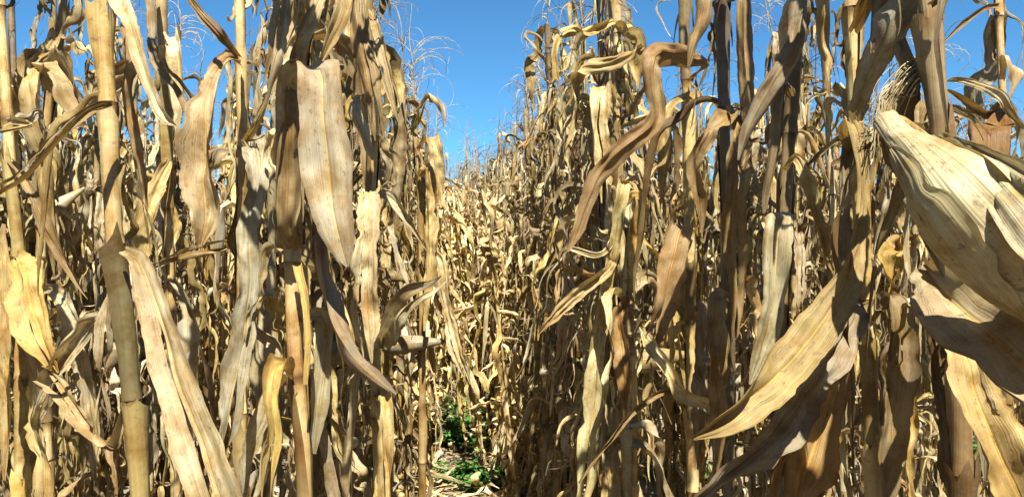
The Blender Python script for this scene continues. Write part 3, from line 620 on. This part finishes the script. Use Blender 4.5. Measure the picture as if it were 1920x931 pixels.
survey_plant('dry corn plant with a straight pale cane and a narrow leaf pointing down left', GR,
    [(1150, 0, 1.95), (1156, 220, 1.95), (1160, 400, 1.95), (1174, 540, 1.95), (1184, 720, 1.95), (1186, 931, 1.95)], 21, [180, 500, 660],
    [([(1150, 40, 1.94, 14), (1100, 60, 1.86, 24), (1062, 62, 1.84, 26, 70), (1046, 80, 1.83, 20, 0), (1044, 148, 1.83, 16, 0)], 'gold', dict(curl=.8)),
     ([(1158, 470, 1.93, 14), (1140, 505, 1.84, 26), (1090, 545, 1.8, 34), (1040, 590, 1.78, 26), (1010, 625, 1.78, 4)], 'tan', dict(curl=1.1, cup=.3), 'narrow tan leaf pointing down left'),
     ([(1162, 420, 1.93, 14), (1120, 478, 1.86, 14), (1080, 468, 1.85, 10), (1060, 462, 1.85, 3)], 'straw', {}),
     ([(1160, 200, 1.93, 20), (1126, 168, 1.88, 54, 0), (1120, 200, 1.85, 58, 0), (1128, 300, 1.85, 46, 0), (1134, 380, 1.85, 8, 0)], 'cream', dict(curl=1, ruffle=.008)),
     ([(1166, 380, 1.93, 20), (1198, 372, 1.88, 30), (1190, 460, 1.86, 44), (1184, 540, 1.85, 8)], 'gold', dict(curl=.9)),
     ([(1180, 560, 1.93, 20), (1160, 590, 1.88, 32), (1168, 680, 1.86, 40), (1172, 790, 1.85, 8)], 'rust', dict(curl=.9))],
    22, 'tan')
survey_plant('dry corn plant with a dark cane and a drooping dark brown folded leaf', GR,
    [(1352, 0, 1.35), (1356, 160, 1.35), (1362, 400, 1.35), (1366, 931, 1.35)], 27, [200, 520],
    [([(1356, 230, 1.33, 18), (1378, 218, 1.26, 34, 15), (1352, 232, 1.22, 44, 15), (1330, 250, 1.2, 36, 40), (1306, 300, 1.2, 34, -30), (1312, 380, 1.2, 26, -5), (1316, 440, 1.2, 5, 0)], 'brown', dict(curl=.6)),
     ([(1360, 210, 1.33, 24), (1380, 230, 1.24, 50, 0), (1376, 330, 1.2, 56, 0), (1372, 440, 1.2, 60, 0), (1380, 540, 1.2, 48, 0), (1376, 640, 1.2, 8, 0)], 'brown', dict(curl=1, ruffle=.007)),
     ([(1352, -20, 1.33, 20), (1330, -40, 1.26, 40), (1318, 30, 1.24, 46), (1300, 90, 1.23, 30), (1290, 130, 1.23, 5)], 'brown', dict(curl=1)),
     ([(1360, 0, 1.33, 20), (1392, -30, 1.26, 36), (1396, 90, 1.24, 44), (1404, 200, 1.23, 34), (1400, 300, 1.23, 6)], 'brown', dict(curl=1.1)),
     ([(1364, 560, 1.33, 20), (1345, 560, 1.26, 44), (1340, 680, 1.24, 54), (1346, 800, 1.24, 40), (1340, 900, 1.24, 6)], 'brown', dict(curl=1.1, ruffle=.008)),
     ([(1364, 300, 1.34, 14), (1398, 310, 1.24, 30), (1420, 370, 1.2, 34), (1450, 396, 1.18, 20), (1460, 420, 1.18, 4)], 'grey', dict(curl=.7))],
    23, 'dark')
survey_plant('dry corn plant with a shaded grey flat-topped leaf hanging beside a dark cane', GR,
    [(1500, 0, 1.12), (1488, 150, 1.12), (1476, 300, 1.12), (1470, 400, 1.12), (1462, 640, 1.12), (1458, 931, 1.12)], 32, [250, 640],
    [([(1470, 440, 1.1, 30, 0), (1462, 402, 1.06, 62, 0), (1460, 406, 1.03, 66, 0), (1456, 480, 1.02, 64, 0), (1448, 560, 1.02, 60, -4), (1436, 630, 1.02, 58, -6), (1420, 680, 1.02, 40, -10), (1406, 720, 1.02, 8, -10)], 'grey', dict(split=False, curl=.25, cup=.05, ruffle=.004, jag=.08, nv=15), 'flat-topped grey leaf hanging in shade'),
     ([(1500, 60, 1.1, 24), (1512, -20, 1.02, 46), (1486, 90, .99, 50), (1440, 170, .98, 46), (1400, 250, .98, 26), (1385, 300, .98, 5)], 'brown', dict(curl=1.0, cup=.4), 'dark brown leaf crossing diagonally'),
     ([(1484, 180, 1.1, 20), (1470, 150, 1.04, 40), (1458, 260, 1.02, 44), (1440, 350, 1.02, 24), (1432, 400, 1.02, 5)], 'brown', dict(curl=1.2)),
     ([(1474, 320, 1.1, 16), (1498, 300, 1.04, 24), (1520, 360, 1.02, 34), (1540, 430, 1.02, 36), (1560, 495, 1.02, 14), (1566, 510, 1.02, 3)], 'straw', dict(curl=.9), 'cream to yellow leaf curving down right'),
     ([(1462, 660, 1.1, 24), (1488, 700, 1.04, 60, 0), (1484, 800, 1.02, 74, 0), (1470, 900, 1.02, 60, 0), (1460, 1000, 1.02, 8, 0)], 'rust', dict(curl=.9, cup=.3))],
    24, 'dark')
survey_plant('dry corn plant with a wide yellow-edged blade sweeping down left from a hooked bend', GR,
    [(1596, 0, .98), (1600, 120, .98), (1604, 240, .98), (1614, 400, .98), (1624, 560, .98), (1632, 740, .98), (1640, 931, .98)], 32, [14, 232, 560, 832],
    [([(1604, 300, .96, 24, 0), (1590, 240, .9, 40, 0), (1600, 232, .87, 40, 0), (1612, 280, .85, 36, 0), (1612, 400, .83, 40, 0, 30), (1594, 500, .8, 56, -25), (1550, 590, .78, 84, -48), (1480, 680, .76, 92, -50), (1400, 752, .74, 76, -55), (1340, 800, .73, 44, -60), (1300, 822, .73, 8, -60)], (.66, .60, .42), dict(split=False, curl=.5, cup=.3, ruffle=.006, jag=.08, nv=17), 'wide yellow-edged blade sweeping down left'),
     ([(1606, 560, .96, 24, 0), (1600, 600, .9, 60, -30), (1560, 670, .86, 74, -45), (1480, 780, .84, 84, -50), (1400, 860, .82, 80, -50), (1320, 925, .81, 60, -50), (1240, 1000, .8, 8, -50)], 'brown', dict(curl=.6, cup=.3, nv=15), 'brown blade below, sweeping down left'),
     ([(1606, 230, .96, 30, 0), (1612, 190, .92, 46, -25, 0), (1640, 120, .88, 66, -30, 5), (1680, 40, .85, 78, -32, 0), (1720, -30, .84, 80, -30, 0), (1760, -110, .84, 50, -30, 0)], 'grey', dict(curl=.4, cup=.25, ruffle=.006, nv=15), 'broad grey blade rising to the right'),
     ([(1600, 60, .96, 24), (1624, 0, .9, 40), (1640, -60, .88, 40), (1650, 30, .87, 40), (1636, 100, .87, 8)], 'brown', dict(curl=1)),
     ([(1598, 250, .98, 16), (1570, 262, 1.0, 16), (1540, 285, 1.02, 14), (1512, 312, 1.03, 4)], 'brown', dict(curl=1)),
     ([(1592, 250, .96, 30, 0), (1585, 330, .93, 42, 0), (1580, 430, .92, 44, 0), (1576, 540, .92, 24, 0), (1574, 580, .92, 6, 0)], 'brown', dict(curl=1.1)),
     ([(1620, 560, .97, 24), (1580, 590, .94, 56, 0), (1565, 700, .92, 80, -8), (1540, 800, .91, 84, -10), (1510, 900, .9, 80, -10), (1490, 1000, .9, 10, -8)], 'rust', dict(curl=.7, cup=.3, ruffle=.004), 'broad rust brown leaf hanging to the bottom edge'),
     ([(1634, 600, .97, 24), (1668, 560, .96, 50, 0), (1690, 660, .95, 76, 0), (1676, 780, .95, 70, 5), (1664, 900, .95, 50, 0), (1660, 960, .95, 8, 0)], 'brown', dict(curl=.9)),
     ([(1636, 745, 1.0, 8), (1610, 760, 1.02, 10), (1590, 790, 1.03, 9), (1570, 860, 1.04, 3)], 'cream', dict(curl=1.4))],
    25, 'tan')
tp, tbase, tr_ = survey_plant('dry corn plant bearing the big pale husked ear at the right edge', GR,
    [(1738, 0, .82), (1748, 100, .82), (1764, 250, .82), (1776, 400, .84), (1786, 560, .86), (1800, 760, .88), (1806, 931, .88)], 46, [262, 640],
    [([(1758, 255, .80, 26, 20), (1800, 276, .72, 40, 45, 0), (1860, 316, .65, 80, 50, 0), (1915, 375, .60, 120, 48, 0), (1980, 450, .585, 150, 48, 0), (2050, 530, .58, 120, 50, 0), (2110, 600, .58, 10, 50, 0)], 'grey', dict(curl=.6, cup=.1, ruffle=.004, jag=.02, nv=17), 'wide shaded grey leaf lying over the ear'),
     ([(1730, 500, .84, 40, 50, 0), (1756, 535, .78, 100, 50, 10), (1810, 585, .73, 150, 48, 0), (1870, 635, .70, 180, 46, -10), (1940, 700, .68, 180, 44, 0), (2040, 790, .67, 120, 44, 0), (2100, 850, .67, 10, 44, 0)], 'tan', dict(curl=.7, cup=.2, ruffle=.006, nv=17), 'wide brown leaf below the ear'),
     ([(1796, 620, .86, 40, 0), (1808, 660, .80, 80, 10), (1840, 760, .78, 96, 15), (1880, 860, .77, 106, 18), (1930, 980, .77, 90, 18), (1960, 1080, .77, 10, 15)], 'straw', dict(curl=.35, cup=.15, ruffle=.004, nv=15), 'broad ribbed pale leaf hanging to the bottom right corner'),
     ([(1790, 600, .88, 30), (1770, 640, .9, 60, 0), (1776, 760, .9, 60, 0), (1800, 900, .9, 70, 8), (1830, 1000, .9, 10, 8)], 'dark', dict(curl=.8)),
     ([(1760, 200, .83, 16), (1790, 205, .86, 20), (1830, 232, .88, 20), (1850, 260, .88, 6)], 'brown', dict(curl=1)),
     ([(1745, 10, .80, 20), (1775, -20, .78, 30), (1760, 60, .77, 26), (1768, 160, .77, 14), (1778, 250, .77, 4)], 'dark', dict(curl=1.2))],
    26, 'brown', extra=(3, 1))
A = np.array([PX(1662, 228, .74), PX(1690, 262, .71), PX(1746, 314, .67), PX(1800, 372, .65), PX(1855, 432, .645), PX(1920, 488, .64), PX(2000, 555, .64), PX(2070, 620, .64)]) - tbase
ear = mesh_obj('ear', ear_body_mb(A, np.array([.0105, .0115, .022, .033, .036, .034, .025, .008]), tr_, nseg=72, n=110).mesh('ear', M_HUSK), tp); ear.color = (.90, .94, 1.0, .05); ear['label'] = 'big pale husked ear'
sh = mesh_obj('shank', tube(np.array([PX(1772, 300, .84), PX(1730, 262, .80), PX(1690, 236, .76), PX(1662, 232, .74)]) - tbase, np.array([.008, .008, .009, .011]), 10).mesh('shank', M_STALK), ear); sh.color = (.8, .7, .55, .1)
for q, (pts, cl, op) in enumerate([([(1690, 300, .72, 20, 30), (1704, 330, .70, 40, 15), (1722, 400, .685, 44, 25), (1750, 470, .68, 30, 35), (1770, 520, .68, 6, 35)], 'grey', dict(curl=1.0, cup=-.2)),
                                   ([(1655, 240, .73, 14, 20), (1664, 290, .73, 26, 20), (1700, 330, .72, 30, 30), (1715, 360, .72, 5, 30)], 'brown', dict(curl=1.0))]):
    mb = survey_leaf(pts, tr_, **op); mb.v = [v - tbase for v in mb.v]
    h = mesh_obj('husk_leaf', mb.mesh('husk_leaf', M_HUSK), ear); h.color = tint_of(cl, tr_)
def husk_shell(A, rad, r, th0, half, q0, q1, lift, nv=21, n=60):
    """one papery husk leaf lying close over the ear, its edges and torn tip lifting"""
    P = catmull(np.c_[A, rad], 110); k = slice(int(q0 * 109), int(q1 * 109)); rd = P[k, 3]; T = nrm(np.gradient(P[:, :3], axis=0))[k]; P = P[k, :3]; n = len(P)
    ref = np.array([0, -1., .2]); Aa = nrm(ref - (T @ ref)[:, None] * T); B = np.cross(T, Aa); q = np.linspace(0, 1, n)[:, None]; u = np.linspace(-1, 1, nv)[None]
    hw = half * (np.minimum(1, .35 + q * 3) * np.clip((1.02 - q) * 2.6, 0, 1) ** .6) * (1 + .07 * smooth_noise(n, 12, r)[:, None])
    th = th0 + u * hw + .25 * q + .05 * smooth_noise(n, 5, r)[:, None]
    rr = rd[:, None] * (1.16 + lift) + .0016 * np.abs(u) ** 4 + .003 * q ** 4 + .0006 * np.sin(u * 19 + q * 5) + .0009 * sheet_noise(q * np.ones_like(u), u * np.ones_like(q), 5, 2.0, r)
    V = P[:, None] + Aa[:, None] * (rr * np.cos(th))[..., None] + B[:, None] * (rr * np.sin(th))[..., None]
    s = np.r_[0, np.cumsum(np.linalg.norm(np.diff(P, axis=0), axis=1))]; uv = np.stack([np.tile((u + 1) / 2 * .8, (n, 1)), np.tile(s[:, None], (1, nv))], -1)
    m = MB(); m.add(V.reshape(-1, 3), grid_faces(n, nv), uv.reshape(-1, 2)); return m
RAD = np.array([.0105, .0115, .022, .033, .036, .034, .025, .008])
for q, (t0, hf, q0, q1, lf, c) in enumerate([(1.5, .85, .2, .85, .0, (.95, .98, 1.02)), (-1.3, .8, .2, .8, .01, (.95, .98, .98))]):
    h = mesh_obj('husk_leaf', husk_shell(A, RAD, tr_, t0, hf, q0, q1, lf).mesh('husk_leaf', M_HUSK), ear); h.color = (*c, .05)
# dried strands (an old tassel branch) draped behind the ear's neck
mb = MB()
for i in range(90):
    q = tr_.normal(0, 1, 4); c0 = PX(1742 + q[0] * 6, 118 + q[1] * 10, .86); c1 = PX(1700 + q[1] * 10, 150 + q[2] * 14, .85 + .01 * q[3]); c2 = PX(1664 + q[2] * 10, 200 + q[0] * 14, .84); c3 = PX(1650 + q[3] * 14, 270 + q[1] * 34, .84 + .01 * q[0])
    mb.merge(tube(catmull([c0, c1, c2, c3], 12) - tbase, tr_.uniform(.0004, .0009) * np.linspace(1.3, .7, 12), 3))
sd_ = mesh_obj('tassel', mb.mesh('tassel', M_TASSEL), tp); sd_.color = (.85, .8, .72, .1)
survey_plant('dry corn plant at top right with a box-like folded orange brown leaf against the sky', GR,
    [(1872, 0, 1.35), (1876, 100, 1.35), (1880, 190, 1.35), (1886, 420, 1.38), (1890, 931, 1.4)], 19, [30, 190],
    [([(1884, 200, 1.34, 16, 0), (1874, 236, 1.28, 60, 0, 0), (1858, 240, 1.2, 78, 0, 0), (1856, 247, 1.16, 80, 0, 0), (1855, 290, 1.15, 78, 0, 0), (1856, 350, 1.15, 72, 0, 0), (1858, 430, 1.15, 30, 0, 0), (1860, 460, 1.15, 5, 0, 0)], (.44, .29, .15), dict(curl=.2, cup=.03, ruffle=.001, jag=.03, crinkle=.0012), 'orange brown box-like folded leaf'),
     ([(1920, 240, 1.3, 10), (1895, 215, 1.27, 20), (1868, 178, 1.26, 30), (1830, 160, 1.26, 22), (1790, 150, 1.27, 14), (1776, 152, 1.28, 3)], 'cream', dict(curl=1.0)),
     ([(1878, 150, 1.34, 14), (1895, 110, 1.3, 30), (1912, 140, 1.28, 36), (1900, 170, 1.28, 14), (1890, 190, 1.28, 4)], 'pink', dict(curl=.8)),
     ([(1874, 10, 1.34, 14), (1840, 20, 1.3, 14), (1800, 50, 1.3, 14), (1768, 80, 1.3, 4)], 'brown', dict(curl=1.2)),
     ([(1880, 200, 1.36, 14), (1850, 215, 1.34, 26), (1815, 200, 1.32, 30), (1780, 175, 1.32, 16), (1770, 170, 1.32, 4)], 'brown', dict(curl=1)),
     ([(1886, 560, 1.37, 20), (1850, 570, 1.36, 50), (1840, 680, 1.36, 60), (1844, 800, 1.36, 40), (1846, 900, 1.36, 6)], 'brown', dict(curl=1))],
    27, 'pink')


# ------------------------------------------------------------------ the rows
ORD = ['first', 'second', 'third', 'fourth', 'fifth', 'sixth', 'seventh', 'eighth', 'ninth', 'tenth', 'eleventh', 'twelfth', 'thirteenth', 'fourteenth', 'fifteenth']
count = 0
def seen(x, y, m=.25): return y > .3 and abs(x) < (y * .64 + m)
FULL_END, MID_END = 5.6, 11.0
far = MB()
def put_far(x, y, r):
    a = r.uniform(0, 6.28); c, q = math.cos(a), math.sin(a)
    far.merge(FAR[int(r.integers(len(FAR)))], np.array([[c, -q, 0], [q, c, 0], [0, 0, r.uniform(.92, 1.08)]]), (x, y, 0), np.array(jitter(r, .2)[:3]))
for side, rows, nm in ((-1, ROWS_L, 'left'), (1, ROWS_R, 'right')):
    for k, o in enumerate(rows):
        y = {0: (1.62 if side < 0 else 1.95), 1: 2.0, 2: 3.2}.get(k, 4.2); i = 0
        r = np.random.default_rng(100 + k * 7 + side)
        while y < 30:
            x, yy = row_pt(o, y); x += r.normal(0, .035)
            if k >= 3 and y > 12: break
            px = 960 + FPX * x / yy
            if side > 0 and k in (1, 2) and 1775 < px < 1925 and yy < 5 and r.random() < .75: y += .17; continue
            if seen(x, yy):
                if (k == 0 and y < FULL_END) or (k == 1 and y < 3.6):
                    if k == 0 and i < 15: lab = f'dry corn plant, {ORD[i]} back among the slimmer canes in the row {nm} of the path'; 
                    elif k == 0: lab = f'dry corn plant deeper in the first row {nm} of the path'
                    else: lab = f'dry corn plant, {ORD[i]} back in the second row {nm} of the path'
                    full_plant(x, yy, r, lab, f'corn plants of the {"first" if k == 0 else "second"} row {nm} of the path'); count += 1; i += 1
                elif y < (MID_END if k == 0 else 7.5 if k < 3 else 6.5) and count < 236:
                    p = mesh_obj('corn_plant', MID[int(r.integers(len(MID)))]); p.location = (x, yy, 0); p.rotation_euler = (0, 0, r.uniform(0, 6.28)); p.scale = (1, 1, r.uniform(.92, 1.08))
                    p.color = jitter(r, .2); p['category'] = 'corn plant'; rn = ['first', 'second', 'third', 'fourth', 'fifth', 'sixth'][k]
                    p['label'] = f'small distant dry corn plant in the {rn} row {nm} of the path'; p['group'] = f'distant corn plants of the {rn} row {nm} of the path'; count += 1
                else: put_far(x, yy, r)
            y += r.uniform(.14, .22)
        # the rows run on outside the picture, beside and behind the camera, and shade it
        y = -2.5
        while y < (3.4 if k == 0 else 6):
            x, yy = row_pt(o, y)
            if not seen(x, yy, .45) and not (k == 0 and abs(yy) < .9): put_far(x + r.normal(0, .03), yy, r)
            y += .24
print('plants', count)
rp = np.random.default_rng(77)
for i in range(42):                                   # bent and broken plants leaning across the path where it closes
    i -= 8
    if i < 5: y, ox, zz = 4.3 + (i + 8) * .19, rp.uniform(.13, .32), rp.uniform(.6, .95); lab = 'short broken dry corn plant leaning out of the right row into the path'; g = 'broken corn plants leaning out of the right row'
    elif i < 9: y, ox, zz = 4.6 + (i - 5) * .45, rp.uniform(-.33, -.25), rp.uniform(.6, .95); lab = 'dry corn plant leaning out of the left row into the path'; g = 'corn plants leaning out of the left row'
    else: y, ox, zz = 6.75 + (i - 9) * .1, rp.uniform(-.25, .34), rp.uniform(.66, .92); lab = 'short broken dry corn plant closing the far end of the path'; g = 'broken corn plants closing the path'
    if i > 24: ox, zz = abs(ox), rp.uniform(.92, 1.04)
    p = mesh_obj('corn_plant', MID[int(rp.integers(len(MID)))]); p.location = (row_pt(0, y)[0] + ox, y, 0)
    p.rotation_euler = (rp.normal(0, .1), rp.normal(0, .08), rp.uniform(0, 6.28)); p.scale = (1, 1, zz); p.color = (1.22, 1.22, 1.15, 1)
    p['category'] = 'corn plant'; p['label'] = lab; p['group'] = g
for i in range(420):                                  # the field's far end, closing the path
    y = 9.0 + 22 * rng.random() ** 1.6; x = row_pt(0, y)[0] + rng.uniform(-7, 7) if i % 4 else row_pt(0, y)[0] + rng.uniform(-.45, .45)
    put_far(x, y, rng)
fo = mesh_obj('corn_field', far.mesh('corn_field', M_LEAF)); fo['kind'] = 'stuff'; fo['label'] = 'far rows of the dry corn field'

# ------------------------------------------------------------------ litter and weeds on the ground
lit = MB()
for i in range(3000):
    y = 2.5 + 9 * rng.random() ** 1.2; x = row_pt(rng.normal(0, .55) if i % 2 else rng.choice([-.4, .4]) + rng.normal(0, .12), y)[0]
    k = rng.choice(['hang', 'shred', 'arch']); m = LOW[k][int(rng.integers(7))]
    a = rng.uniform(0, 6.28); c, q = math.cos(a), math.sin(a); s = rng.uniform(.35, .8); tl = R(rng.uniform(60, 110))
    Rz = np.array([[c, -q, 0], [q, c, 0], [0, 0, 1]]); Ry = np.array([[math.cos(tl), 0, math.sin(tl)], [0, 1, 0], [-math.sin(tl), 0, math.cos(tl)]])
    v, f, uv, t = m.arrays(); v = (v * s) @ (Rz @ Ry).T; v[:, 2] = (v[:, 2] - v[:, 2].min()) * rng.uniform(.25, .8) + .006
    lit.add(v + np.array([x, y, 0]), f, uv, t * np.array(jitter(rng, .4)[:3]) * rng.choice([1.3, 1.1, .8]))
lo = mesh_obj('fallen_leaves', lit.mesh('fallen_leaves', M_LEAF)); lo['kind'] = 'stuff'; lo['label'] = 'broken dry leaves littering the soil'

def weed(x, y, r, label, h=.2, n=34):
    t = thing('weed', label, 'weed', (x, y, 0), 0, 'green weeds between the rows')
    st = MB(); lf = MB()
    for i in range(n):
        az = r.uniform(0, 6.28); e = R(r.uniform(25, 80)); L = h * r.uniform(.5, 1.1); k = 5
        q = np.linspace(0, 1, k)[:, None]; d = np.array([math.cos(e) * math.cos(az), math.cos(e) * math.sin(az), math.sin(e)])
        b = np.array([r.normal(0, .09), r.normal(0, .07), 0]); P = b + q * L * d + q ** 2 * np.array([0, 0, -.02])
        st.merge(tube(P, .0012, 3))
        for j in range(7):
            p = P[int(r.integers(1, k))]; a2 = r.uniform(0, 6.28); l = r.uniform(.028, .06); nn = 5; s = np.linspace(0, 1, nn); dd = np.array([math.cos(a2), math.sin(a2), r.uniform(-.2, .6)])
            Q = p + s[:, None] * l * dd + (s ** 2)[:, None] * np.array([0, 0, -.012]); hw = l * .34 * np.sin(np.clip(s, .04, .97) * math.pi) ** .8
            lf.merge(blade(Q, np.tile(np.array([-math.sin(a2), math.cos(a2), .1]), (nn, 1)), hw, r, nv=3, cup=.2, ruffle=0, crinkle=0, jag=0))
    mesh_obj('stem', st.mesh('stem', M_GREEN), t); mesh_obj('leaves', lf.mesh('leaves', M_GREEN), t)
def G(px, py):
    d = CAM_H * FPX / (py - HOR); return (px - 960) / FPX * d, d
for px, py, lab, h, n in ((872, 832, 'leafy green weed on the path by the left row foot', .36, 110), (918, 836, 'leafy green weed in the middle of the path behind the fallen straw', .28, 90), (872, 905, 'low green weed at the near end of the path', .16, 40),
                       (975, 880, 'small green weed at the foot of the right row beside slanting straws', .15, 36), (1275, 900, 'green weed glimpsed between the stalks of the right rows', .2, 50), (1772, 868, 'green weed at far right seen between brown leaves', .24, 70), (930, 915, 'greyish green weed low among litter on the path', .16, 50), (985, 845, 'leafy green weed half hidden by straw at the right side of the path', .22, 60), (1790, 900, 'low green weed beside the far right one', .16, 50)):
    x, y = G(px, py); weed(x, y, rng, lab, h, n)
